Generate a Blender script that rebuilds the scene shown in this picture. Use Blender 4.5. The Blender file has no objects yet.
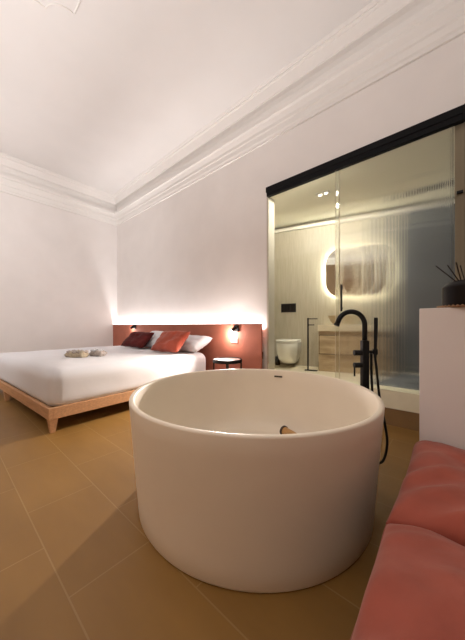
import bpy, bmesh, math, random
from mathutils import Vector, Matrix, noise
random.seed(7)
C = bpy.context.scene
col = C.collection
PI = math.pi

# ------------------------------------------------------------------ camera
cam = bpy.data.objects.new('camera', bpy.data.cameras.new('camera'))
col.objects.link(cam)
cam.location = (0, 0, 1.03)
cam.rotation_euler = (PI/2, 0, math.radians(41.05))
cam.data.sensor_fit = 'HORIZONTAL'
cam.data.sensor_width = 36.0
cam.data.lens = 36.0*257.33/465
cam.data.shift_y = 0.0126
cam.data.clip_start = 0.02
C.camera = cam

# ------------------------------------------------------------------ world, lights, exposure
w = bpy.data.worlds.new('world'); C.world = w; w.use_nodes = True
w.node_tree.nodes['Background'].inputs[0].default_value = (1.0, 0.93, 0.88, 1)
w.node_tree.nodes['Background'].inputs[1].default_value = 0.05
C.view_settings.view_transform = 'Standard'
C.view_settings.look = 'None'
C.view_settings.exposure = 0.17
C.view_settings.gamma = 1.0
C.view_settings.use_curve_mapping = False

def area(name, loc, rot, sx, sy, power, color, spread=PI):
    l = bpy.data.lights.new(name, 'AREA'); l.shape = 'RECTANGLE'; l.size = sx; l.size_y = sy
    l.energy = power; l.color = color; l.spread = spread
    o = bpy.data.objects.new(name, l); col.objects.link(o); o.location = loc; o.rotation_euler = rot
    return o
def point(name, loc, power, color, r=0.03):
    l = bpy.data.lights.new(name, 'POINT'); l.energy = power; l.color = color; l.shadow_soft_size = r
    o = bpy.data.objects.new(name, l); col.objects.link(o); o.location = loc
    return o
def spot(name, loc, rot, power, color, angle, blend, r=0.03):
    l = bpy.data.lights.new(name, 'SPOT'); l.energy = power; l.color = color; l.shadow_soft_size = r
    l.spot_size = math.radians(angle); l.spot_blend = blend
    o = bpy.data.objects.new(name, l); col.objects.link(o); o.location = loc; o.rotation_euler = rot
    return o

# LED strip tucked behind the top of the headboard, washing the wall upward
area('headboard_strip_light', (-4.42, 3.075, 0.95), (PI, 0, 0), 4.6, 0.03, 31, (1.0, 0.95, 0.93), math.radians(140))
# unseen fill panel facing up behind the camera, added to brighten the room
area('added_fill_up', (-1.4, -1.9, 0.35), (PI, 0, 0), 7.0, 1.0, 230, (1.0, 0.975, 0.965), math.radians(142))
# unseen spot added behind the camera to brighten the left wall
WL = (-2.6, -2.2, 2.6)
def aim(loc, to): return (Vector(to)-Vector(loc)).to_track_quat('-Z', 'Y').to_euler()
spot('added_wall_fill', WL, aim(WL, (-6.77, 1.2, 2.0)), 360, (1.0, 0.985, 0.98), 85, 1.0, 0.12)
# bedside reading lamps: the lens throws a wide cone over bed and floor
LR = (-2.64, 2.93, 0.90)
spot('reading_light_right', LR, aim(LR, (-2.2, 0.0, 0.0)), 225, (1.0, 0.89, 0.79), 118, 1.0, 0.02)
point('reading_glow_right', LR, 9, (1.0, 0.88, 0.80), 0.02)
LL = (-5.72, 2.93, 0.95)
point('reading_glow_left', LL, 2, (1.0, 0.88, 0.80), 0.02)
# bathroom lights: the twin ceiling spot
for dx in (-0.042, 0.042):
    spot('bathroom_spot_light', (-1.42+dx, 3.576, 2.875), (0, 0, 0), 44, (1.0, 0.945, 0.83), 179, 0.02, 0.04)

# ------------------------------------------------------------------ materials
def mat(name, color, rough=0.5, metal=0.0, var=0.0, vscale=8.0, bump=0.0, bscale=40.0, spec=0.5, stretch=(1, 1, 1), coat=0.0, sheen=0.0, color2=None):
    m = bpy.data.materials.new(name); m.use_nodes = True
    nt = m.node_tree; b = nt.nodes['Principled BSDF']
    b.inputs['Base Color'].default_value = (*color, 1)
    b.inputs['Roughness'].default_value = rough
    b.inputs['Metallic'].default_value = metal
    b.inputs['Specular IOR Level'].default_value = spec
    b.inputs['Coat Weight'].default_value = coat
    b.inputs['Sheen Weight'].default_value = sheen
    tc = nt.nodes.new('ShaderNodeTexCoord'); mp = nt.nodes.new('ShaderNodeMapping')
    mp.inputs['Scale'].default_value = stretch
    nt.links.new(tc.outputs['Object'], mp.inputs['Vector'])
    if var > 0 or color2:
        n = nt.nodes.new('ShaderNodeTexNoise'); n.inputs['Scale'].default_value = vscale; n.inputs['Detail'].default_value = 4
        nt.links.new(mp.outputs[0], n.inputs['Vector'])
        r = nt.nodes.new('ShaderNodeValToRGB')
        c2 = color2 or tuple(c*(1-var) for c in color)
        c1 = color if color2 else tuple(min(1, c*(1+var*0.6)) for c in color)
        r.color_ramp.elements[0].position = 0.3; r.color_ramp.elements[1].position = 0.7
        r.color_ramp.elements[0].color = (*c2, 1); r.color_ramp.elements[1].color = (*c1, 1)
        nt.links.new(n.outputs[0], r.inputs[0]); nt.links.new(r.outputs[0], b.inputs['Base Color'])
    if bump > 0:
        n2 = nt.nodes.new('ShaderNodeTexNoise'); n2.inputs['Scale'].default_value = bscale; n2.inputs['Detail'].default_value = 5
        nt.links.new(mp.outputs[0], n2.inputs['Vector'])
        bp = nt.nodes.new('ShaderNodeBump'); bp.inputs['Strength'].default_value = bump; bp.inputs['Distance'].default_value = 0.01
        nt.links.new(n2.outputs[0], bp.inputs['Height']); nt.links.new(bp.outputs[0], b.inputs['Normal'])
    return m

def emit_mat(name, color, strength):
    m = bpy.data.materials.new(name); m.use_nodes = True
    nt = m.node_tree; b = nt.nodes['Principled BSDF']
    b.inputs['Base Color'].default_value = (*color, 1)
    b.inputs['Emission Color'].default_value = (*color, 1)
    b.inputs['Emission Strength'].default_value = strength
    return m

M = {}
M['wall_far'] = mat('fill_cutting_brown', (0.21, 0.135, 0.080), 0.85)  # unseen walls; brown chosen to cut and warm the bounced light
M['wall'] = mat('wall_paint', (0.79, 0.75, 0.73), 0.85, var=0.03, vscale=2.5, bump=0.05, bscale=30)
M['ceiling'] = mat('ceiling_paint', (0.80, 0.775, 0.76), 0.9, var=0.02, vscale=2)
M['trim'] = mat('plaster_trim', (0.80, 0.77, 0.745), 0.8)
M['jamb'] = mat('white_jamb', (0.80, 0.76, 0.68), 0.6)
M['jamb_cream'] = mat('cream_jamb', (0.52, 0.47, 0.39), 0.7)
M['kerb'] = mat('sill_painted_light', (0.88, 0.82, 0.62), 0.5, var=0.04, vscale=10)  # pale colour stands in for bathroom light falling on the sill
M['tub'] = mat('matt_solid_surface', (0.81, 0.715, 0.58), 0.42, var=0.02, vscale=5)
M['black'] = mat('matt_black_metal', (0.009, 0.009, 0.010), 0.45, 0.0, spec=0.22)
M['rubber'] = mat('black_hose', (0.010, 0.010, 0.011), 0.5, spec=0.2)
M['rail'] = mat('black_aluminium', (0.004, 0.004, 0.005), 0.5, spec=0.12)
M['ceramic'] = mat('white_ceramic', (0.92, 0.90, 0.83), 0.15, coat=0.4)
M['seat'] = mat('white_seat', (0.88, 0.87, 0.82), 0.25)
M['oak'] = mat('oak_wood', (0.55, 0.30, 0.15), 0.55, var=0.18, vscale=5, stretch=(1, 8, 12), bump=0.05)
M['sheet'] = mat('white_cotton', (0.70, 0.70, 0.73), 0.9, bump=0.12, bscale=9, sheen=0.2)
M['dark_red'] = mat('burgundy_velvet', (0.085, 0.009, 0.008), 0.85, var=0.3, vscale=6, sheen=0.05, spec=0.2)
M['rust'] = mat('rust_velvet', (0.40, 0.058, 0.022), 0.8, var=0.25, vscale=6, sheen=0.3)
M['terracotta'] = mat('terracotta_panel', (0.42, 0.135, 0.085), 0.7, var=0.12, vscale=4, bump=0.06, bscale=60)
M['velvet'] = mat('dusty_red_velvet', (0.32, 0.060, 0.032), 0.75, var=0.18, vscale=7, bump=0.25, bscale=14, sheen=0.2)
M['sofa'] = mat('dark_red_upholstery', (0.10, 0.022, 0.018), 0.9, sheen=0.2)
M['plastic'] = mat('white_plastic', (0.80, 0.76, 0.72), 0.4)
M['pinkwhite'] = mat('table_top_reflection_tint', (0.62, 0.47, 0.43), 0.25)  # pinkish base colour imitates the reflection on the tabletop
M['counter'] = mat('beige_stone', (0.76, 0.67, 0.50), 0.45, var=0.08, vscale=6)
M['vanity'] = mat('travertine_wood', (0.40, 0.28, 0.16), 0.55, color2=(0.60, 0.46, 0.29), vscale=3, stretch=(1.5, 1, 6))
M['basin'] = mat('beige_basin', (0.48, 0.36, 0.21), 0.45, var=0.08)
M['mirror'] = mat('mirror_glass', (0.80, 0.77, 0.70), 0.03, 1.0)
M['glow'] = emit_mat('mirror_backlight', (1.0, 1.0, 0.88), 80.0)
M['lamp_glow'] = emit_mat('lamp_lens', (1.0, 0.90, 0.86), 60.0)
M['spot_glow'] = emit_mat('spot_lens', (1.0, 0.95, 0.85), 3.0)
M['grey_plaster'] = mat('blue_grey_plaster', (0.165, 0.175, 0.192), 0.7, var=0.15, vscale=1.5)
M['bath_ceiling'] = mat('bath_ceiling', (0.86, 0.81, 0.66), 0.8)
M['bath_floor'] = mat('bath_floor', (0.82, 0.73, 0.56), 0.45, var=0.06, vscale=4)
M['bottle'] = mat('black_glass', (0.008, 0.006, 0.006), 0.3, spec=0.15)
M['reed'] = mat('dark_reed', (0.018, 0.010, 0.008), 0.8)
M['coaster'] = mat('woven_coaster', (0.30, 0.17, 0.09), 0.8)
M['wood_handle'] = mat('turned_wood', (0.50, 0.27, 0.09), 0.5, var=0.2, vscale=20, stretch=(1, 1, 6))
M['dark_cap'] = mat('dark_brown_cap', (0.05, 0.028, 0.016), 0.6)
M['linen'] = mat('beige_linen', (0.50, 0.42, 0.30), 0.9, var=0.25, vscale=30)
M['greylinen'] = mat('grey_linen', (0.47, 0.41, 0.37), 0.9, var=0.3, vscale=30)
M['chrome'] = mat('chrome', (0.8, 0.8, 0.8), 0.15, 1.0)

# floor tiles: rectangular tan stoneware in a running bond
def tile_mat(name, c1, c2, mortar, bw, rh, off):
    m = bpy.data.materials.new(name); m.use_nodes = True
    nt = m.node_tree; b = nt.nodes['Principled BSDF']
    tc = nt.nodes.new('ShaderNodeTexCoord'); mp = nt.nodes.new('ShaderNodeMapping')
    mp.inputs['Location'].default_value = off
    nt.links.new(tc.outputs['Object'], mp.inputs['Vector'])
    br = nt.nodes.new('ShaderNodeTexBrick'); br.inputs['Scale'].default_value = 1.0
    br.offset = 0.5; br.inputs['Brick Width'].default_value = bw; br.inputs['Row Height'].default_value = rh
    br.inputs['Mortar Size'].default_value = 0.0032; br.inputs['Mortar Smooth'].default_value = 0.2
    br.inputs['Color1'].default_value = (*c1, 1); br.inputs['Color2'].default_value = (*c2, 1); br.inputs['Mortar'].default_value = (*mortar, 1)
    nt.links.new(mp.outputs[0], br.inputs['Vector'])
    n = nt.nodes.new('ShaderNodeTexNoise'); n.inputs['Scale'].default_value = 2.2; n.inputs['Detail'].default_value = 6
    mp2 = nt.nodes.new('ShaderNodeMapping'); mp2.inputs['Scale'].default_value = (1, 3, 1)
    nt.links.new(tc.outputs['Object'], mp2.inputs['Vector']); nt.links.new(mp2.outputs[0], n.inputs['Vector'])
    mx = nt.nodes.new('ShaderNodeMix'); mx.data_type = 'RGBA'; mx.blend_type = 'MULTIPLY'; mx.inputs[0].default_value = 1.0
    r = nt.nodes.new('ShaderNodeValToRGB'); r.color_ramp.elements[0].position = 0.3; r.color_ramp.elements[1].position = 0.75
    r.color_ramp.elements[0].color = (0.82, 0.80, 0.76, 1); r.color_ramp.elements[1].color = (1, 1, 1, 1)
    nt.links.new(n.outputs[0], r.inputs[0])
    nt.links.new(br.outputs['Color'], mx.inputs[6]); nt.links.new(r.outputs[0], mx.inputs[7])
    nt.links.new(mx.outputs[2], b.inputs['Base Color'])
    b.inputs['Roughness'].default_value = 0.5
    bp = nt.nodes.new('ShaderNodeBump'); bp.inputs['Strength'].default_value = 0.25; bp.inputs['Distance'].default_value = 0.003; bp.invert = True
    nt.links.new(br.outputs['Fac'], bp.inputs['Height']); nt.links.new(bp.outputs[0], b.inputs['Normal'])
    return m
M['tile'] = tile_mat('tan_floor_tile', (0.285, 0.150, 0.034), (0.258, 0.135, 0.030), (0.33, 0.20, 0.07), 0.67, 0.342, (1.108+0.335, -0.327+3.42, 0))
M['riser'] = mat('tan_step_tile', (0.25, 0.145, 0.06), 0.55, var=0.1, vscale=5)

# ribbed bathroom wall tiles (fine vertical kit-kat mosaic)
def ribbed_mat(name, c1, c2, scale):
    m = bpy.data.materials.new(name); m.use_nodes = True
    nt = m.node_tree; b = nt.nodes['Principled BSDF']
    tc = nt.nodes.new('ShaderNodeTexCoord')
    wv = nt.nodes.new('ShaderNodeTexWave'); wv.wave_type = 'BANDS'; wv.bands_direction = 'X'
    wv.inputs['Scale'].default_value = scale; wv.inputs['Distortion'].default_value = 0.0
    nt.links.new(tc.outputs['Object'], wv.inputs['Vector'])
    n = nt.nodes.new('ShaderNodeTexNoise'); n.inputs['Scale'].default_value = 6
    mp = nt.nodes.new('ShaderNodeMapping'); mp.inputs['Scale'].default_value = (7, 1, 0.5)
    nt.links.new(tc.outputs['Object'], mp.inputs['Vector']); nt.links.new(mp.outputs[0], n.inputs['Vector'])
    r = nt.nodes.new('ShaderNodeValToRGB'); r.color_ramp.elements[0].position = 0.3; r.color_ramp.elements[1].position = 0.7
    r.color_ramp.elements[0].color = (*c2, 1); r.color_ramp.elements[1].color = (*c1, 1)
    nt.links.new(n.outputs[0], r.inputs[0]); nt.links.new(r.outputs[0], b.inputs['Base Color'])
    bp = nt.nodes.new('ShaderNodeBump'); bp.inputs['Strength'].default_value = 0.35; bp.inputs['Distance'].default_value = 0.006
    nt.links.new(wv.outputs[0], bp.inputs['Height']); nt.links.new(bp.outputs[0], b.inputs['Normal'])
    b.inputs['Roughness'].default_value = 0.4
    return m
M['ribbed'] = ribbed_mat('ribbed_tile', (0.53, 0.475, 0.375), (0.45, 0.40, 0.305), 14.0)

def pane_mat(name, tint, refr):
    m = bpy.data.materials.new(name); m.use_nodes = True
    nt = m.node_tree; nt.nodes.clear()
    out = nt.nodes.new('ShaderNodeOutputMaterial')
    tr = nt.nodes.new('ShaderNodeBsdfTransparent'); tr.inputs[0].default_value = (*tint, 1)
    gl = nt.nodes.new('ShaderNodeBsdfGlossy'); gl.inputs['Roughness'].default_value = 0.02
    fr = nt.nodes.new('ShaderNodeFresnel'); fr.inputs[0].default_value = 1.45
    mx = nt.nodes.new('ShaderNodeMixShader')
    src = tr.outputs[0]
    if refr > 0:
        rf = nt.nodes.new('ShaderNodeBsdfRefraction'); rf.inputs['IOR'].default_value = 1.45; rf.inputs['Roughness'].default_value = 0.14
        rf.inputs[0].default_value = (*tint, 1)
        m2 = nt.nodes.new('ShaderNodeMixShader'); m2.inputs[0].default_value = refr
        nt.links.new(tr.outputs[0], m2.inputs[1]); nt.links.new(rf.outputs[0], m2.inputs[2]); src = m2.outputs[0]
    ml = nt.nodes.new('ShaderNodeMath'); ml.operation = 'MULTIPLY'; ml.inputs[1].default_value = 0.5
    nt.links.new(fr.outputs[0], ml.inputs[0])
    nt.links.new(ml.outputs[0], mx.inputs[0]); nt.links.new(src, mx.inputs[1]); nt.links.new(gl.outputs[0], mx.inputs[2])
    nt.links.new(mx.outputs[0], out.inputs[0])
    return m
M['clear'] = pane_mat('clear_glass', (0.97, 0.98, 0.96), 0)
M['reeded'] = pane_mat('reeded_glass', (0.96, 0.965, 0.95), 0.92)

# ------------------------------------------------------------------ mesh helpers
def new_obj(name, bm, m, parent=None, smooth=False, bevel=0.0, subsurf=0, loc=None, rot=None):
    me = bpy.data.meshes.new(name)
    bmesh.ops.recalc_face_normals(bm, faces=bm.faces[:])
    bm.to_mesh(me); bm.free()
    if m: me.materials.append(m)
    o = bpy.data.objects.new(name, me); col.objects.link(o)
    if smooth:
        for p in me.polygons: p.use_smooth = True
    if bevel > 0:
        bv = o.modifiers.new('bevel', 'BEVEL'); bv.width = bevel; bv.segments = 3; bv.limit_method = 'ANGLE'
    if subsurf:
        s = o.modifiers.new('sub', 'SUBSURF'); s.levels = subsurf; s.render_levels = subsurf
    if parent: o.parent = parent
    if loc: o.location = loc
    if rot: o.rotation_euler = rot
    return o
def box(bm, x0, x1, y0, y1, z0, z1, mtx=None):
    v = [bm.verts.new((x, y, z)) for x in (x0, x1) for y in (y0, y1) for z in (z0, z1)]
    for f in ((0, 1, 3, 2), (4, 6, 7, 5), (0, 4, 5, 1), (2, 3, 7, 6), (0, 2, 6, 4), (1, 5, 7, 3)):
        bm.faces.new([v[i] for i in f])
    if mtx:
        for q in v: q.co = mtx @ q.co
    return v
def bx(*a): bm = bmesh.new(); box(bm, *a); return bm
def lathe(bm, prof, seg=64, cx=0, cy=0, sx=1, sy=1, close=False):
    rings = []
    for r, z in prof:
        if r < 1e-6: rings.append([bm.verts.new((cx, cy, z))])
        else: rings.append([bm.verts.new((cx+sx*r*math.cos(2*PI*i/seg), cy+sy*r*math.sin(2*PI*i/seg), z)) for i in range(seg)])
    for a, b in zip(rings[:-1], rings[1:]):
        for i in range(seg):
            j = (i+1) % seg
            if len(a) == 1 and len(b) == 1: continue
            if len(a) == 1: bm.faces.new((a[0], b[j], b[i]))
            elif len(b) == 1: bm.faces.new((a[i], a[j], b[0]))
            else: bm.faces.new((a[i], a[j], b[j], b[i]))
    return rings
def lathed(prof, **k): bm = bmesh.new(); lathe(bm, prof, **k); return bm
def tube(bm, pts, r, seg=12, cap=True):
    pts = [Vector(p) for p in pts]; rings = []
    rs = r if isinstance(r, (list, tuple)) else [r]*len(pts)
    up = None
    for i, p in enumerate(pts):
        t = (pts[min(i+1, len(pts)-1)]-pts[max(i-1, 0)]).normalized()
        if up is None:
            up = Vector((0, 0, 1)) if abs(t.z) < 0.9 else Vector((1, 0, 0))
        up = (up - t*up.dot(t)).normalized(); s = t.cross(up)
        rings.append([bm.verts.new(p+(up*math.cos(2*PI*k/seg)+s*math.sin(2*PI*k/seg))*rs[i]) for k in range(seg)])
    for a, b in zip(rings[:-1], rings[1:]):
        for i in range(seg):
            j = (i+1) % seg; bm.faces.new((a[i], a[j], b[j], b[i]))
    if cap:
        bm.faces.new(rings[0][::-1]); bm.faces.new(rings[-1])
def tubed(pts, r, **k): bm = bmesh.new(); tube(bm, pts, r, **k); return bm
def smooth_path(ctrl, n=10):
    P = [Vector(p) for p in ctrl]; P = [2*P[0]-P[1]]+P+[2*P[-1]-P[-2]]; out = []
    for i in range(1, len(P)-2):
        for k in range(n):
            t = k/n; a, b, c, d = P[i-1:i+3]
            out.append(0.5*((2*b)+(c-a)*t+(2*a-5*b+4*c-d)*t*t+(3*b-a-3*c+d)*t**3))
    out.append(P[-2]); return out
def pillow(w, h, t, n=22, pinch=0.06, seed=0, wrinkle=0.012, power=0.42, flat=0.0):
    """stuffed cushion: w along x, h along y, thickness along z, with a seam at mid thickness"""
    bm = bmesh.new(); g = {}
    for s in (1, -1):
        for i in range(n+1):
            for j in range(n+1):
                u = 2*i/n-1; v = 2*j/n-1
                edge = i in (0, n) or j in (0, n)
                if s == -1 and edge: g[(s, i, j)] = g[(1, i, j)]; continue
                k = max(0, (1-u**4)*(1-v**4))**power
                px = u*w/2*(1-pinch*(1-v*v)*abs(u)); py = v*h/2*(1-pinch*(1-u*u)*abs(v))
                nz = noise.noise(Vector((u*2.3+seed, v*2.3, s*1.7)))*wrinkle*k*2 + noise.noise(Vector((u*6+seed, v*6, s*3)))*wrinkle*k
                z = s*t/2*k*(1-flat*(1 if s < 0 else 0)) + nz
                g[(s, i, j)] = bm.verts.new((px, py, z))
    for s in (1, -1):
        for i in range(n):
            for j in range(n):
                q = [g[(s, i, j)], g[(s, i+1, j)], g[(s, i+1, j+1)], g[(s, i, j+1)]]
                bm.faces.new(q if s == 1 else q[::-1])
    return bm
def tag(o, label=None, cat=None, group=None, kind=None):
    if label: o['label'] = label
    if cat: o['category'] = cat
    if group: o['group'] = group
    if kind: o['kind'] = kind
    return o
def empty(name, loc=(0, 0, 0), rz=0.0):
    o = bpy.data.objects.new(name, None); col.objects.link(o); o.location = loc; o.rotation_euler = (0, 0, rz)
    o.empty_display_size = 0.1
    return o
def struct(name, bm, m, label=None, **k): return tag(new_obj(name, bm, m, **k), label=label, kind='structure')

# ------------------------------------------------------------------ room shell
XL, XR, YF, YB, ZC = -6.77, 2.4, 3.13, -2.6, 4.34     # left wall, right wall, headboard wall, wall behind, ceiling
OX0, OX1, OZ = -2.07, 0.10, 2.90                       # bathroom opening
T = 0.16
struct('floor', bx(XL-0.1, XR+0.1, YB-0.1, YF, -0.1, 0), M['tile'], 'tan stoneware tile floor of the bedroom')
struct('ceiling', bx(XL-0.1, XR+0.1, YB-0.1, YF+0.1, ZC, ZC+0.1), M['ceiling'], 'high off-white plaster ceiling')
struct('wall_left', bx(XL-0.1, XL, YB, YF+T, 0, ZC), M['wall'], 'plain pale wall left of the bed')
bm = bmesh.new()
box(bm, XL, OX0, YF, YF+T, 0, ZC); box(bm, OX1, XR, YF, YF+T, 0, ZC); box(bm, OX0, OX1, YF, YF+T, OZ, ZC)
struct('wall_back', bm, M['wall'], 'pale wall behind the bed with the tall bathroom opening')
struct('wall_right', bx(XR, XR+0.1, YB, YF+T, 0, ZC), M['wall_far'], 'unseen wall beyond the sofa, coloured brown to cut fill light')
struct('wall_front', bx(XL, XR, YB-0.1, YB, 0, ZC), M['wall_far'], 'unseen wall behind the camera, coloured brown to cut fill light')

# crown moulding, one profile run round the room with mitred corners
prof = [(0, 3.672), (0.022, 3.675), (0.022, 3.71), (0.034, 3.73), (0.034, 3.80), (0.046, 3.815), (0.046, 3.86), (0.075, 3.92), (0.10, 3.935), (0.10, 3.985), (0.09, 3.99), (0.02, 3.995), (0.008, 4.03), (0.005, 4.08), (0.02, 4.12), (0.06, 4.15), (0.115, 4.165), (0.115, 4.185), (0.125, 4.20), (0.16, 4.285), (0.175, 4.29), (0.185, 4.30), (0.185, 4.315), (0.20, 4.318), (0.215, 4.335), (0.215, ZC)]
bm = bmesh.new(); loops = []
for d, z in prof:
    loops.append([bm.verts.new(p) for p in ((XL+d, YF-d, z), (XR-d, YF-d, z), (XR-d, YB+d, z), (XL+d, YB+d, z))])
for a, b in zip(loops[:-1], loops[1:]):
    for i in range(4):
        j = (i+1) % 4; bm.faces.new((a[i], a[j], b[j], b[i]))
struct('trim_1', bm, M['trim'], 'stepped plaster crown moulding below the ceiling')

# raised plaster panel line on the ceiling with scooped corners
def panel_loop(x0, x1, y0, y1, a, b, q):
    out = []
    for cx, cy, sx, sy, flip in ((x0, y1, 1, -1, 0), (x1, y1, -1, -1, 1), (x1, y0, -1, 1, 0), (x0, y0, 1, 1, 1)):
        p = Vector((cx, cy+sy*a)); r = Vector((cx+sx*b, cy)); m = (p+r)/2+Vector((sx, sy)).normalized()*q*2
        seq = [p*(1-t)**2+m*2*t*(1-t)+r*t*t for t in [k/10 for k in range(11)]]
        out += [(v.x, v.y) for v in (seq[::-1] if flip else seq)]
    return out
bm = bmesh.new()
lp = [(x, y, ZC-0.004) for x, y in panel_loop(-3.225, -0.4, -1.7, 0.955, 0.215, 0.17, 0.055)]
tube(bm, lp+[lp[0]], 0.009, 8, False)
struct('trim_2', bm, M['trim'], 'raised plaster panel moulding on the ceiling')

# jambs lining the opening
struct('trim_3', bx(OX0, OX0+0.03, YF+0.0, YF+T, 0.0, OZ), M['jamb_cream'], 'cream jamb at the left of the glass partition')
bm = bmesh.new()
for k in range(5): box(bm, -0.012+k*0.023, -0.012+k*0.023+0.017, YF+0.02, YF+T, 0.35, OZ)
box(bm, -0.012, OX1, YF+0.03, YF+T, 0.35, OZ)
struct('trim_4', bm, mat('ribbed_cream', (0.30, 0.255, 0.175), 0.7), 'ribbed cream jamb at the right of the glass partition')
struct('trim_8', bx(OX0+0.03, -0.012, YF+0.001, YF+T, OZ-0.004, OZ), M['bath_ceiling'], 'cream soffit over the glass partition')
# raised kerb under the glass: tiled riser and stone ledge, its paleness imitating light on it
struct('trim_5', bx(OX0, OX1, YF-0.040, YF+T, 0, 0.177), M['riser'], 'tan tiled riser under the glass partition')
struct('trim_6', bx(OX0+0.03, OX1, YF-0.048, YF+T, 0.177, 0.360), M['kerb'], 'stone sill under the glass partition, light painted into its pale colour')

# ------------------------------------------------------------------ bathroom shell (its back wall runs askew)
BX, BY, BA = -2.67, 4.25, math.atan2(0.252, 0.9677)
def bath(s, d, z): return (BX+s*math.cos(BA)+d*math.sin(BA), BY+s*math.sin(BA)-d*math.cos(BA), z)
ZB, ZBC = 0.30, 2.90
mB = Matrix.Translation((BX, BY, 0)) @ Matrix.Rotation(BA, 4, 'Z')
def bstruct(name, b6, m, label):
    o = struct(name, bx(*b6), m, label); o.matrix_world = mB; return o
bstruct('wall_bathroom', (-0.3, 1.86, 0, 0.08, 0, 3.0), M['ribbed'], 'finely ribbed beige tile wall of the bathroom')
bstruct('wall_shower', (1.86, 3.3, -0.01, 0.08, 0, 3.0), M['grey_plaster'], 'blue-grey plaster wall of the shower end')
bstruct('trim_7', (-0.1, 3.2, -0.06, -0.011, ZBC-0.10, ZBC-0.05), M['jamb'], 'white strip along the top of the bathroom wall')
bm = bmesh.new()
vs = [(-2.79, YF+T), (0.35, YF+T), (0.35, 5.2), (-2.79, 4.3)]
def prism(vs, z0, z1):
    bm = bmesh.new(); a = [bm.verts.new((x, y, z0)) for x, y in vs]; b = [bm.verts.new((x, y, z1)) for x, y in vs]
    bm.faces.new(a[::-1]); bm.faces.new(b)
    for i in range(len(vs)): j = (i+1) % len(vs); bm.faces.new((a[i], a[j], b[j], b[i]))
    return bm
bm.free()
struct('floor_bathroom', prism(vs, ZB-0.1, ZB), M['bath_floor'], 'raised pale floor of the bathroom')
struct('ceiling_bathroom', prism(vs, ZBC, ZBC+0.08), M['bath_ceiling'], 'cream ceiling of the bathroom')
struct('wall_bathroom_left', bx(-2.85, -2.75, YF+T, 4.4, 0, 3.0), M['ribbed'], 'beige side wall of the bathroom beside the toilet')
struct('wall_bathroom_right', bx(0.32, 0.42, YF+T, 5.2, 0, 3.0), M['grey_plaster'], 'grey side wall of the shower end')

# ------------------------------------------------------------------ low partition wall on the right
struct('wall_partition', bx(-0.15, 1.3, 1.69, 1.90, 0, 1.122), M['wall'], 'waist-high painted partition wall behind the sofa', bevel=0.004)

# ------------------------------------------------------------------ sliding glass partition
t = tag(empty('sliding_door_track', (-0.97, YF-0.03, 2.92)), 'long black metal track over the bathroom glass', 'door track')
new_obj('track_cover', bx(-1.075, 1.02, -0.035, 0.028, -0.0, 0.075), M['rail'], t, bevel=0.004)
new_obj('track_channel', bx(-1.065, 1.02, -0.028, 0.0285, -0.054, 0.0), M['rail'], t, bevel=0.003)
new_obj('end_cap', bx(1.02, 1.035, -0.037, 0.029, -0.05, 0.077), M['rail'], t, bevel=0.003)

t = tag(empty('glass_panel', (-1.52, YF-0.006, 0.362)), 'clear glass panel in front of the toilet and towel stand', 'glass panel')
new_obj('pane', bx(-0.515, 0.475, -0.004, 0.004, 0.0, 2.535), M['clear'], t)
new_obj('edge_strip', bx(0.4755, 0.4785, -0.004, 0.004, 0.0, 2.535), M['counter'], t)

t = tag(empty('glass_panel', (-0.5475, YF-0.032, 0.362)), 'reeded glass sliding door in front of the blue-grey shower wall', 'glass panel')
bm = bmesh.new(); W = 0.5325; n = 84; sub = 5; top = []; ptsx = []
front = []
for k in range(n*sub+1):
    x = -W+2*W*k/(n*sub); ph = (k % sub)/sub
    front.append((x, -0.003-0.0017*math.sin(PI*ph)))
lo = [bm.verts.new((x, y, 0)) for x, y in front]; hi = [bm.verts.new((x, y, 2.535)) for x, y in front]
for i in range(len(front)-1): bm.faces.new((lo[i], lo[i+1], hi[i+1], hi[i]))
b0 = [bm.verts.new((s*W, 0.004, z)) for s, z in ((-1, 0), (1, 0), (1, 2.535), (-1, 2.535))]
bm.faces.new(b0[::-1])
bm.faces.new((lo[0], hi[0], b0[3], b0[0])); bm.faces.new((lo[-1], b0[1], b0[2], hi[-1]))
new_obj('pane', bm, M['reeded'], t)
new_obj('edge_strip', bx(-W-0.004, -W-0.0005, -0.004, 0.004, 0, 2.535), M['counter'], t)
hd = new_obj('handle', bx(-0.463, -0.443, -0.045, -0.03, 0.835, 1.145), M['black'], t, bevel=0.004)
for z in (0.865, 1.095): new_obj('mount', bx(-0.459, -0.447, -0.031, -0.005, z, z+0.02), M['black'], hd)
t = tag(new_obj('door_latch', bx(0.0, 0.045, YF-0.01, YF+0.02, 2.24, 2.262), M['black'], bevel=0.003), 'small black latch high on the ribbed cream jamb', 'latch')

# ------------------------------------------------------------------ bathtub
tcx, tcy = None, None
ang = math.radians(41.05-4.34)
DT = 1.682
tcx, tcy = -DT*math.sin(ang), DT*math.cos(ang)
RB, RT, HT = 0.694, 0.745, 0.628
tub = tag(empty('bathtub', (tcx, tcy, 0)), 'large round freestanding matt white bathtub in the middle of the floor', 'bathtub')
pr = [(0, 0.0), (0.5, 0.0), (RB-0.014, 0.0), (RB-0.005, 0.003), (RB, 0.012)]
pr += [(RB+(RT-RB)*k/8, 0.012+(HT-0.022)*k/8) for k in range(1, 9)]
pr += [(RT-0.002, HT-0.004), (RT-0.007, HT), (RT-0.020, HT), (RT-0.025, HT-0.003), (RT-0.029, HT-0.010)]
pr += [(0.703, 0.52), (0.678, 0.40), (0.642, 0.28), (0.618, 0.19), (0.56, 0.135), (0.46, 0.115), (0.25, 0.108), (0.0, 0.105)]
new_obj('basin', lathed(pr, seg=128), M['tub'], tub, smooth=True)
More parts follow.
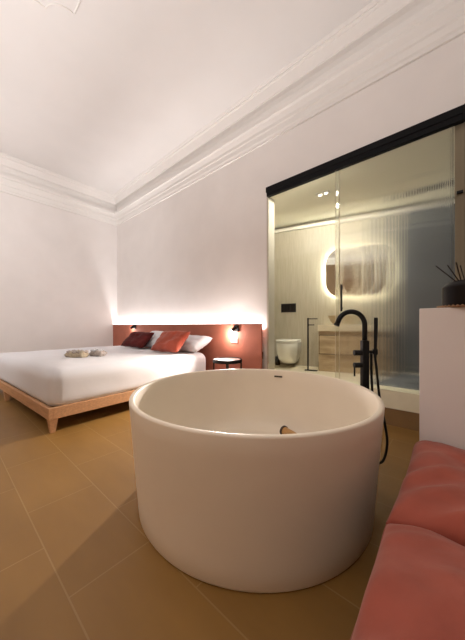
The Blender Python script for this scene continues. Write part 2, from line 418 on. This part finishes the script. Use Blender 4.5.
# overflow slot on the inner far wall
oa = math.radians(90+41.05-4.34-19.5)
r0 = 0.7095
sl = new_obj('overflow_slot', bx(-0.036, 0.036, -0.008, 0.008, -0.007, 0.007), M['dark_cap'], tub, bevel=0.003)
sl.location = (math.cos(oa)*r0, math.sin(oa)*r0, 0.572); sl.rotation_euler = (0, 0, oa-PI/2)
new_obj('drain', lathed([(0, 0.117), (0.032, 0.117), (0.036, 0.112), (0.036, 0.104)], seg=32), M['chrome'], tub, smooth=True)

# wooden handle lying in the tub
h = tag(empty('wooden_handle', (0, 0, 0)), 'short round wooden handle with a dark end resting inside the bathtub', 'handle')
HX, HY = -1.062, 1.867
new_obj('shaft', tubed([(0, 0, 0), (0.10, 0, 0), (0.21, 0, 0)], [0.034, 0.036, 0.030], seg=24), M['wood_handle'], h, smooth=False)
new_obj('end_ring', tubed([(-0.014, 0, 0), (0.004, 0, 0)], [0.040, 0.040], seg=24), M['dark_cap'], h)
h.location = (HX, HY, 0.170); h.rotation_euler = (0, math.radians(4), math.radians(-18))

# ------------------------------------------------------------------ tub filler
fa = math.radians(41.05-27.2); FD = 2.10
fx, fy = -FD*math.sin(fa), FD*math.cos(fa)
Rv = Vector((math.cos(math.radians(41.05)), math.sin(math.radians(41.05)), 0))      # along the tap's crosswise direction
ft = tag(empty('tub_filler', (fx, fy, 0), math.radians(41.05)), 'black floor-standing bath tap with arched spout beside the tub', 'tap')
new_obj('base_plate', lathed([(0, 0), (0.06, 0), (0.06, 0.012), (0.055, 0.016), (0, 0.016)], seg=40), M['black'], ft, smooth=False)
new_obj('column', bx(-0.024, 0.024, -0.024, 0.024, 0.015, 0.925), M['black'], ft, bevel=0.008)
R = 0.098
path = [(0, 0, 0.92), (0, 0, 0.98)] + [(-R+R*math.cos(a), 0, 1.035+R*math.sin(a)) for a in [PI*k/22 for k in range(0, 20)]]
lx = path[-1]
path += [(lx[0]-0.013, 0, lx[2]-0.030)]
sp = new_obj('spout', tubed(path, 0.0175, seg=20), M['black'], ft, smooth=True)
new_obj('nozzle', tubed([path[-1], (path[-1][0]-0.006, 0, path[-1][2]-0.014)], 0.0195, seg=20), M['black'], sp)
for z in (0.835, 0.745):
    k = new_obj('knob', tubed([(-0.024, 0, z), (-0.078, 0, z)], 0.019, seg=20), M['black'], ft)
new_obj('lever', tubed([(-0.074, 0, 0.745), (-0.076, -0.004, 0.665)], 0.006, seg=10), M['black'], k)
arm = new_obj('holder', tubed([(0.02, 0, 0.842), (0.088, 0, 0.842)], 0.010, seg=14), M['black'], ft)
new_obj('cradle', tubed([(0.076, 0, 0.822), (0.076, 0, 0.860)], 0.017, seg=18), M['black'], arm)
hs = new_obj('hand_shower', tubed([(0.074, -0.012, 1.09), (0.075, -0.006, 0.95), (0.076, 0, 0.80)], [0.0135, 0.0125, 0.010], seg=16), M['black'], ft)
hp = smooth_path([(0.076, 0, 0.80), (0.082, -0.01, 0.70), (0.096, -0.02, 0.52), (0.128, -0.03, 0.33), (0.145, -0.03, 0.19), (0.120, -0.02, 0.06), (0.06, 0.0, 0.03)], 10)
new_obj('hose', tubed(hp, 0.0085, seg=10), M['rubber'], ft, smooth=True)
hp2 = smooth_path([(0.046, 0, 0.832), (0.046, -0.004, 0.70), (0.050, -0.008, 0.50), (0.042, 0, 0.30), (0.02, 0, 0.15)], 8)
new_obj('hose', tubed(hp2, 0.0085, seg=10), M['rubber'], ft, smooth=True)

# ------------------------------------------------------------------ bed
BEDA = math.radians(3.0)
bed = tag(empty('bed_frame', (-2.90, 0.69, 0), BEDA), 'low wide oak bed frame on tapered legs under the white mattress', 'bed frame')
BW, BL = 2.70, 2.22                     # local: x from -BW to 0, y from 0 to BL
new_obj('foot_rail', bx(-BW, 0, 0, 0.035, 0.135, 0.245), M['oak'], bed, bevel=0.004)
new_obj('head_rail', bx(-BW, 0, BL-0.035, BL, 0.135, 0.245), M['oak'], bed, bevel=0.004)
for x in (-BW, -0.035): new_obj('side_rail', bx(x, x+0.035, 0.035, BL-0.035, 0.135, 0.245), M['oak'], bed, bevel=0.004)
bm = bmesh.new()
for k in range(11): box(bm, -BW+0.035, -0.035, 0.06+k*0.195, 0.15+k*0.195, 0.19, 0.21)
new_obj('slats', bm, M['oak'], bed)
def leg_bm(x, y, w=0.075):
    bm = bmesh.new(); a = []
    for z, s in ((0, 0.042), (0.135, w)):
        a.append([bm.verts.new((x+dx*s/2, y+dy*s/2, z)) for dx, dy in ((-1, -1), (1, -1), (1, 1), (-1, 1))])
    bm.faces.new(a[0][::-1]); bm.faces.new(a[1])
    for i in range(4): j = (i+1) % 4; bm.faces.new((a[0][i], a[0][j], a[1][j], a[1][i]))
    return bm
for x, y in ((-0.045, 0.045), (-0.045, BL-0.05), (-BW+0.045, 0.045), (-BW+0.045, BL-0.05), (-1.76, 0.035)):
    new_obj('leg', leg_bm(x, y), M['oak'], bed, bevel=0.003)
new_obj('leg', bx(-1.12, -1.08, 0.20, 0.24, 0, 0.19), M['plastic'], bed, bevel=0.003)

# mattress with white bedding: rounded slab, slightly crowned and creased
def soft_slab(w, l, z0, z1, r, crown, seed, nx=46, ny=40):
    bm = bmesh.new()
    cs = [0.0]
    def prof_axis(L, n):
        out = []
        for k in range(6): a = PI/2*k/6; out.append(r*(1-math.cos(a)))
        m = n-12
        out += [r+(L-2*r)*k/m for k in range(m+1)]
        for k in range(5, -1, -1): a = PI/2*k/6; out.append(L-r*(1-math.cos(a)))
        return out
    X = prof_axis(w, nx); Y = prof_axis(l, ny); g = []
    def h(x, y):
        dx = max(0, r-min(x, w-x)); dy = max(0, r-min(y, l-y)); d = min(r, math.hypot(dx, dy))
        return z1-r+math.sqrt(max(0, r*r-d*d))
    for x in X:
        row = []
        for y in Y:
            qx, qy = x, y
            dx = max(0, r-min(x, w-x)); dy = max(0, r-min(y, l-y))
            if dx > 0 and dy > 0:
                f = max(dx, dy)/math.hypot(dx, dy)
                qx = r-dx*f if x < w/2 else w-r+dx*f
                qy = r-dy*f if y < l/2 else l-r+dy*f
            x_, y_ = x, y; x, y = qx, qy
            u, v = x/w*2-1, y/l*2-1
            z = h(x, y)+crown*(1-u*u)*(1-v*v)+0.012*noise.noise(Vector((x*1.7+seed, y*1.7, 0)))+0.005*noise.noise(Vector((x*6+seed, y*6, 1)))
            row.append(bm.verts.new((x-w, y, z))); x, y = x_, y_
        g.append(row)
    for i in range(len(X)-1):
        for j in range(len(Y)-1): bm.faces.new((g[i][j], g[i+1][j], g[i+1][j+1], g[i][j+1]))
    rim = [g[i][0] for i in range(len(X))]+[g[-1][j] for j in range(1, len(Y))]+[g[i][-1] for i in range(len(X)-2, -1, -1)]+[g[0][j] for j in range(len(Y)-2, 0, -1)]
    prev = rim
    for q in range(1, 7):
        z = z1-r+(z0-(z1-r))*q/6; cur = []
        for k, v in enumerate(rim):
            d = 0.010*noise.noise(Vector((v.co.x*3+seed, v.co.y*3, z*5)))
            cx, cy = -w/2, l/2
            o = Vector((v.co.x-cx, v.co.y-cy)).normalized()
            inset = 0.02 if q == 6 else 0.0
            cur.append(bm.verts.new((v.co.x+o.x*(d-inset), v.co.y+o.y*(d-inset), z)))
        for k in range(len(rim)):
            j = (k+1) % len(rim); bm.faces.new((prev[k], cur[k], cur[j], prev[j]))
        prev = cur
    bm.faces.new(prev)
    return bm
mt = tag(empty('mattress', (-2.90, 0.69, 0), BEDA), 'wide thick mattress made up with smooth white bedding', 'mattress')
new_obj('bedding', soft_slab(BW-0.03, BL-0.04, 0.247, 0.595, 0.11, 0.03, 3.0), M['sheet'], mt, smooth=True, loc=(-0.015, 0.02, 0))

# headboard panel
hb = tag(new_obj('headboard', bx(XL+0.01, OX0-0.012, YF-0.115, YF-0.09, 0.06, 1.052), M['terracotta'], bevel=0.004), 'long terracotta headboard panel along the wall behind the bed', 'headboard')
new_obj('backing_rail', bx(XL+0.05, OX0-0.06, YF-0.09, YF-0.001, 0.55, 0.65), M['black'], hb)
new_obj('top_edge', bx(XL+0.01, OX0-0.012, YF-0.117, YF-0.088, 1.052, 1.060), mat('dark_edge', (0.12, 0.04, 0.028), 0.6), hb)

# pillows on the bed
def put_pillow(name, w, h, t, m, loc, tilt, yaw, label, group, seed):
    o = new_obj(name, pillow(w, h, t, seed=seed), m, None, smooth=True)
    o.location = loc; o.rotation_euler = (math.radians(tilt), 0, math.radians(yaw))
    return tag(o, label, 'pillow' if 'white' in label else 'cushion', group)
put_pillow('pillow', 0.70, 0.42, 0.18, M['sheet'], (-3.36, 2.77, 0.74), 24, 2, 'white pillow nearest the black bedside table, behind the rust-red cushion', 'bed pillows', 1)
put_pillow('pillow', 0.80, 0.44, 0.18, M['sheet'], (-4.30, 2.74, 0.775), 36, 2, 'white pillow between the burgundy and the rust-red cushions', 'bed pillows', 5)
put_pillow('cushion', 0.62, 0.42, 0.14, M['rust'], (-3.44, 2.44, 0.785), 46, 6, 'rust-red velvet cushion leaning in front of the right white pillow', 'bed cushions', 9)
put_pillow('cushion', 0.70, 0.37, 0.13, M['dark_red'], (-4.50, 2.46, 0.775), 44, 4, 'dark burgundy velvet cushion at the far side of the bed', 'bed cushions', 14)

# little bundles lying on the bedding
def bundle(loc, sx, sy, m, mtop, label, seed):
    t = tag(empty('amenity_bundle', loc, 0.5), label, 'bundle', 'bundles on the bed')
    o = new_obj('cloth', pillow(sx, sy, 0.075, 14, seed=seed, wrinkle=0.02, power=0.3), m, t, smooth=True, loc=(0, 0, 0.028))
    rnd = random.Random(seed)
    for k in range(7):
        q = new_obj('sprig', pillow(0.09, 0.05, 0.03, 6, seed=seed+k), mtop, t, smooth=True,
                    loc=(rnd.uniform(-0.36, 0.36)*sx, rnd.uniform(-0.3, 0.3)*sy, 0.060+rnd.uniform(0, 0.012)), rot=(rnd.uniform(-.3, .3), rnd.uniform(-.3, .3), rnd.uniform(0, 3)))
    return t
bundle((-3.80, 1.22, 0.616), 0.28, 0.15, M['linen'], M['greylinen'], 'olive-beige folded bundle on the white bedding, left of the greyer one', 21)
bundle((-3.73, 1.46, 0.622), 0.20, 0.13, M['greylinen'], M['sheet'], 'greyish folded bundle on the white bedding, right of the beige one', 35)

# wall lamps
def wall_lamp(loc, sgn, label):
    t = tag(empty('reading_lamp', loc), label, 'wall lamp', 'reading lamps on the headboard')
    new_obj('wall_plate', bx(-0.05, 0.05, -0.022, 0, -0.045, 0.055), M['black'], t, bevel=0.006)
    new_obj('arm', tubed([(0, -0.02, 0.0), (0, -0.06, 0.0)], 0.009, seg=12), M['black'], t)
    a = Vector((-0.55*sgn, -0.35, -0.55)).normalized(); b = Vector((0, -0.07, 0))
    hd = new_obj('lamp_head', tubed([b-a*0.045, b+a*0.035], 0.026, seg=20), M['black'], t)
    new_obj('lens', tubed([b+a*0.0355, b+a*0.037], 0.021, seg=20), M['lamp_glow'], hd)
    return t
wall_lamp((-2.54, YF-0.115, 0.985), 1, 'small black reading lamp, lit, above the white switch plate')
wall_lamp((-5.62, YF-0.115, 1.0), 1, 'small black reading lamp above the burgundy cushion')
sw = tag(empty('switch_plate', (-2.585, YF-0.115, 0.81)), 'white switch plate on the headboard under the lit reading lamp', 'switch')
new_obj('frame', bx(-0.07, 0.07, -0.010, 0, -0.043, 0.043), M['plastic'], sw, bevel=0.004)
for x in (-0.033, 0.033): new_obj('rocker', bx(x-0.027, x+0.027, -0.014, -0.009, -0.032, 0.032), M['plastic'], sw, bevel=0.002)

# bedside table
ns = tag(empty('bedside_table', (-2.50, 2.76, 0.0)), 'small round black metal bedside table between bed and bathroom wall', 'bedside table')
new_obj('tabletop', lathed([(0, 0.530), (0.190, 0.530), (0.198, 0.536), (0.198, 0.544), (0, 0.544)], seg=48), M['pinkwhite'], ns)
new_obj('rim', lathed([(0.196, 0.505), (0.211, 0.505), (0.213, 0.512), (0.213, 0.552), (0.204, 0.556), (0.199, 0.546), (0.196, 0.505)], seg=48), M['black'], ns)
for k in range(4):
    a = math.radians(41)+k*PI/2
    bm = bmesh.new(); box(bm, 0.186, 0.207, -0.018, 0.018, 0, 0.51, Matrix.Rotation(a, 4, 'Z'))
    new_obj('leg', bm, M['black'], ns)
new_obj('base_ring', lathed([(0.186, 0.0), (0.207, 0.0), (0.207, 0.02), (0.186, 0.02), (0.186, 0.0)], seg=48), M['black'], ns)

# ------------------------------------------------------------------ bathroom fittings (local x along the wall, -y into the room)
def broot(name, s, d, z): return empty(name, bath(s, d, z), BA)
# wall-hung toilet
t = tag(broot('toilet', 0.365, 0.0, 0), 'white wall-hung toilet under the black flush plate', 'toilet')
bm = bmesh.new(); rings = []
def dring(z, hw, yb, yf, n=28):
    pts = [(-hw, yb)]
    L = abs(yf-yb); st = yb-(L-hw) if L > hw else yb
    for k in range(n+1):
        a = PI*k/n; pts.append((-hw*math.cos(a), st-(abs(yf-st))*math.sin(a)))
    pts.append((hw, yb)); return [(x, y, z) for x, y in pts]
for z, hw, yf in ((0.36, 0.03, -0.12), (0.362, 0.09, -0.26), (0.385, 0.125, -0.38), (0.45, 0.152, -0.47), (0.55, 0.172, -0.52), (0.66, 0.180, -0.545), (0.725, 0.183, -0.55), (0.735, 0.178, -0.543)):
    rings.append([bm.verts.new(p) for p in dring(z, hw, 0.0, yf)])
bm.faces.new(rings[0][::-1]); bm.faces.new(rings[-1])
for a, b in zip(rings[:-1], rings[1:]):
    for i in range(len(a)): j = (i+1) % len(a); bm.faces.new((a[i], a[j], b[j], b[i]))
new_obj('bowl', bm, M['ceramic'], t, smooth=True)
bm = bmesh.new(); rings = []
for z, k in ((0.738, 0.99), (0.745, 1.0), (0.758, 1.0)):
    rings.append([bm.verts.new((p[0]*k, p[1], p[2])) for p in dring(z, 0.185, -0.06, -0.555*k)])
bm.faces.new(rings[0][::-1]); bm.faces.new(rings[-1])
for a, b in zip(rings[:-1], rings[1:]):
    for i in range(len(a)): j = (i+1) % len(a); bm.faces.new((a[i], a[j], b[j], b[i]))
new_obj('seat', bm, M['seat'], t)
bm = bmesh.new(); rings = []
for z, k in ((0.760, 1.0), (0.778, 1.0), (0.787, 0.96)):
    rings.append([bm.verts.new((p[0]*k, p[1], p[2])) for p in dring(z, 0.185, -0.06, -0.56*k)])
bm.faces.new(rings[0][::-1]); bm.faces.new(rings[-1])
for a, b in zip(rings[:-1], rings[1:]):
    for i in range(len(a)): j = (i+1) % len(a); bm.faces.new((a[i], a[j], b[j], b[i]))
new_obj('lid', bm, M['seat'], t)
# flush plate
t = tag(broot('flush_plate', 0.305, 0.0, 1.365), 'black rectangular flush plate on the ribbed wall above the toilet', 'flush plate')
new_obj('plate', bx(-0.14, 0.14, -0.012, -0.001, -0.082, 0.082), M['black'], t, bevel=0.003)
for x0, x1 in ((-0.125, 0.03), (0.04, 0.125)): new_obj('button', bx(x0, x1, -0.016, -0.011, -0.065, 0.065), M['rail'], t, bevel=0.002)
# toilet brush
t = tag(broot('toilet_brush', 0.13, 0.12, ZB), 'small dark toilet brush holder on the floor left of the toilet', 'toilet brush')
new_obj('holder', lathed([(0, 0), (0.045, 0), (0.045, 0.16), (0.04, 0.16), (0.04, 0.02), (0, 0.02)], seg=24), M['black'], t)
new_obj('handle', tubed([(0, 0, 0.02), (0, 0, 0.34)], 0.007, seg=10), M['black'], t)
# towel stand
t = tag(broot('towel_stand', 0.74, 0.45, ZB), 'thin black floor stand with two short arms between toilet and vanity', 'towel stand')
new_obj('pole', tubed([(0, 0, 0.01), (0, 0, 0.86)], 0.013, seg=14), M['black'], t)
new_obj('base', bx(-0.05, 0.15, -0.045, 0.045, 0, 0.010), M['black'], t, bevel=0.003)
new_obj('arm', tubed([(0, 0, 0.845), (0.15, 0, 0.845)], 0.008, seg=10), M['black'], t)
new_obj('arm', tubed([(0, 0, 0.745), (0.10, 0, 0.745)], 0.008, seg=10), M['black'], t)
# vanity
t = tag(broot('vanity', 1.32, 0.0, 0), 'beige stone vanity with wood-grain drawer front below the mirror', 'vanity')
new_obj('counter', bx(-0.425, 0.46, -0.47, 0, 0.945, 1.045), M['counter'], t, bevel=0.004)
new_obj('carcass', bx(-0.415, 0.45, -0.435, -0.001, ZB, 0.945), M['vanity'], t, bevel=0.003)
for x0, x1 in ((-0.40, 0.01), (0.025, 0.435)):
    new_obj('drawer_reveal', bx(x0-0.009, x1+0.009, -0.440, -0.4355, 0.576, 0.884), M['dark_cap'], t)
    new_obj('drawer', bx(x0, x1, -0.452, -0.435, 0.585, 0.875), M['vanity'], t, bevel=0.003)
# vessel basin
t = tag(broot('wash_basin', 1.22, 0.26, 1.046), 'beige stone bowl basin standing on the vanity counter', 'wash basin')
new_obj('bowl', lathed([(0, 0), (0.085, 0), (0.10, 0.008), (0.15, 0.06), (0.188, 0.14), (0.190, 0.150), (0.183, 0.150), (0.14, 0.07), (0.09, 0.022), (0, 0.018)], seg=48, sx=1.0, sy=0.85), M['basin'], t, smooth=True)
# mirror with backlight
t = tag(broot('mirror', 1.34, 0.0, 1.935), 'backlit rounded-rectangle mirror glowing above the vanity', 'mirror')
def rrect(w, h, r, n=12):
    pts = []
    for cx, cy, a0 in ((w/2-r, h/2-r, 0), (-w/2+r, h/2-r, PI/2), (-w/2+r, -h/2+r, PI), (w/2-r, -h/2+r, 1.5*PI)):
        pts += [(cx+r*math.cos(a0+PI/2*k/n), cy+r*math.sin(a0+PI/2*k/n)) for k in range(n+1)]
    return pts
def rr_slab(w, h, r, y0, y1):
    bm = bmesh.new(); p = rrect(w, h, r)
    a = [bm.verts.new((x, y0, z)) for x, z in p]; b = [bm.verts.new((x, y1, z)) for x, z in p]
    bm.faces.new(a); bm.faces.new(b[::-1])
    for i in range(len(p)): j = (i+1) % len(p); bm.faces.new((a[i], a[j], b[j], b[i]))
    return bm
new_obj('glass', rr_slab(0.74, 0.83, 0.26, -0.055, -0.05), M['mirror'], t)
new_obj('back_panel', rr_slab(0.70, 0.79, 0.25, -0.05, -0.036), M['plastic'], t)
new_obj('light_strip', rr_slab(0.66, 0.75, 0.24, -0.036, -0.012), M['glow'], t)
new_obj('spacer', rr_slab(0.5, 0.6, 0.2, -0.012, -0.001), M['plastic'], t)
t = tag(empty('shower_tray', (-0.30, YF+T+0.02, ZB)), 'dark grey shower tray on the floor behind the reeded glass', 'shower tray')
new_obj('tray', bx(-0.54, 0.58, 0, 1.26, 0.0, 0.02), M['grey_plaster'], t, bevel=0.004)
new_obj('drain_grate', bx(-0.06, 0.06, 0.5, 0.62, 0.02, 0.024), M['black'], t, bevel=0.002)
# ceiling spot and vent
t = tag(empty('ceiling_spot', (-1.42, 3.576, ZBC)), 'twin recessed spotlight in the bathroom ceiling', 'ceiling light')
new_obj('housing', bx(-0.09, 0.09, -0.05, 0.05, -0.012, -0.001), M['plastic'], t, bevel=0.003)
for x in (-0.042, 0.042): new_obj('lens', lathed([(0, -0.013), (0.022, -0.013), (0.022, -0.02), (0, -0.02)], seg=20, cx=x), M['spot_glow'], t)
t = tag(empty('ceiling_vent', (-0.34, 4.38, ZBC), 0.1), 'dark slotted vent in the bathroom ceiling above the shower end', 'vent')
new_obj('frame', bx(-0.22, 0.22, -0.075, 0.075, -0.014, -0.001), M['grey_plaster'], t, bevel=0.003)
for k in range(5): new_obj('slat', bx(-0.2, 0.2, -0.06+k*0.027, -0.047+k*0.027, -0.020, -0.013), M['black'], t)

# ------------------------------------------------------------------ sofa with loose cushions
sf = tag(empty('sofa', (0.3, 0.9, 0)), 'low dark red upholstered sofa base against the partition wall', 'sofa')
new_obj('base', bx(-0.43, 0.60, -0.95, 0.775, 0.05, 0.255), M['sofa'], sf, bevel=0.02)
for x in (-0.38, 0.54):
    for y in (-0.9, 0.72): new_obj('foot', bx(x-0.03, x+0.03, y-0.03, y+0.03, 0, 0.05), M['black'], sf)
def seat_cushion(w, l, t, seed):
    """boxy stuffed cushion, w along x, l along y"""
    bm = bmesh.new(); n = 40; g = {}
    nz = 6
    def surf(u, v):
        k = (max(0, 1-abs(u)**5)*max(0, 1-abs(v)**5))**0.32
        wr = 0.024*noise.noise(Vector((u*1.8+seed, v*1.8, 0)))+0.012*noise.noise(Vector((u*5+seed, v*3, 2)))+0.030*math.exp(-((u+v+1.2)/0.5)**2)*math.sin(16*(u-v)+3*v)*max(0, -u)*0.6+0.022*(abs(noise.noise(Vector(((u+0.6*v)*2.2+seed, (v-0.6*u)*6, 4))))-0.2)
        rad = max(abs(u), abs(v)); fold = 0.010*math.sin(9*math.atan2(v, u)+seed)*max(0, rad-0.55)
        return k*(t*0.43)+(wr+fold)*k
    for i in range(n+1):
        for j in range(n+1):
            u = math.sin((2*i/n-1)*PI/2); v = math.sin((2*j/n-1)*PI/2)
            g[i, j] = bm.verts.new((u*w/2*(1-0.02*(1-v*v)), v*l/2*(1-0.02*(1-u*u)), t*0.60+surf(u, v)))
    for i in range(n):
        for j in range(n): bm.faces.new((g[i, j], g[i+1, j], g[i+1, j+1], g[i, j+1]))
    rim = [g[i, 0] for i in range(n+1)]+[g[n, j] for j in range(1, n+1)]+[g[i, n] for i in range(n-1, -1, -1)]+[g[0, j] for j in range(n-1, 0, -1)]
    prev = rim
    for q, (ins, z) in enumerate(((-0.006, 0.40), (0.0, 0.2), (0.02, 0.06), (0.05, 0.0))):
        cur = []
        for v in rim:
            r = Vector((v.co.x/(w/2), v.co.y/(l/2)))
            cur.append(bm.verts.new((v.co.x-r.x*ins, v.co.y-r.y*ins, z*t)))
        for k in range(len(rim)): j = (k+1) % len(rim); bm.faces.new((prev[k], cur[k], cur[j], prev[j]))
        prev = cur
    bm.faces.new(prev)
    return bm
for (cx, cy, w_, l_, lab, sd) in ((0.315, 1.313, 0.97, 0.70, 'dusty red velvet seat cushion against the partition wall', 2.0), (0.315, 0.590, 0.97, 0.72, 'dusty red velvet seat cushion nearest the camera', 7.5)):
    t = tag(empty('seat_cushion', (cx, cy, 0.257)), lab, 'cushion', 'sofa seat cushions')
    new_obj('cover', seat_cushion(w_, l_, 0.215, sd), M['velvet'], t, smooth=True)
    hw, hl = w_/2, l_/2
    pipe = []
    for q in range(80):
        a = q % 20/10-1
        u, v = ((a, -1), (1, a), (-a, 1), (-1, -a))[q//20]
        pipe.append((u*hw*(1-0.02*(1-v*v)), v*hl*(1-0.02*(1-u*u))))
    pipe.append(pipe[0])
    new_obj('piping', tubed([(x, y, 0.129) for x, y in pipe], 0.0045, seg=8), M['velvet'], t)

# ------------------------------------------------------------------ reed diffuser on the partition
ZP = 1.1225
t = tag(empty('coaster', (0.04, 1.79, ZP)), 'woven brown coaster under the black diffuser bottle', 'coaster')
new_obj('mat', lathed([(0, 0), (0.115, 0), (0.118, 0.004), (0.115, 0.008), (0, 0.008)], seg=48), M['coaster'], t)
bm = bmesh.new()
for k in range(40):
    a = 2*PI*k/40; bmesh.ops.create_icosphere(bm, subdivisions=1, radius=0.0075, matrix=Matrix.Translation((0.117*math.cos(a), 0.117*math.sin(a), 0.007)))
new_obj('beaded_edge', bm, M['coaster'], t, smooth=True)
t = tag(empty('reed_diffuser', (0.04, 1.79, ZP+0.0085)), 'black glass reed diffuser with dark sticks on the partition wall', 'reed diffuser')
new_obj('bottle', lathed([(0, 0), (0.092, 0), (0.099, 0.005), (0.101, 0.014), (0.101, 0.100), (0.096, 0.108), (0.082, 0.122), (0.060, 0.125), (0.058, 0.131), (0.050, 0.131), (0.050, 0.118), (0, 0.116)], seg=64), M['bottle'], t)
for x, y, lx_, ly_ in ((-0.03, 0.0, -0.095, -0.01), (-0.022, 0.012, -0.055, 0.0), (-0.02, -0.01, -0.022, -0.03), (0.0, 0.0, 0.012, -0.02), (0.012, 0.008, 0.06, -0.01), (0.022, -0.006, 0.09, 0.02), (-0.005, 0.018, -0.02, 0.05)):
    new_obj('reed_stick', tubed([(x, y, 0.118), (x+lx_, y+ly_, 0.225)], 0.0028, seg=8), M['reed'], t)
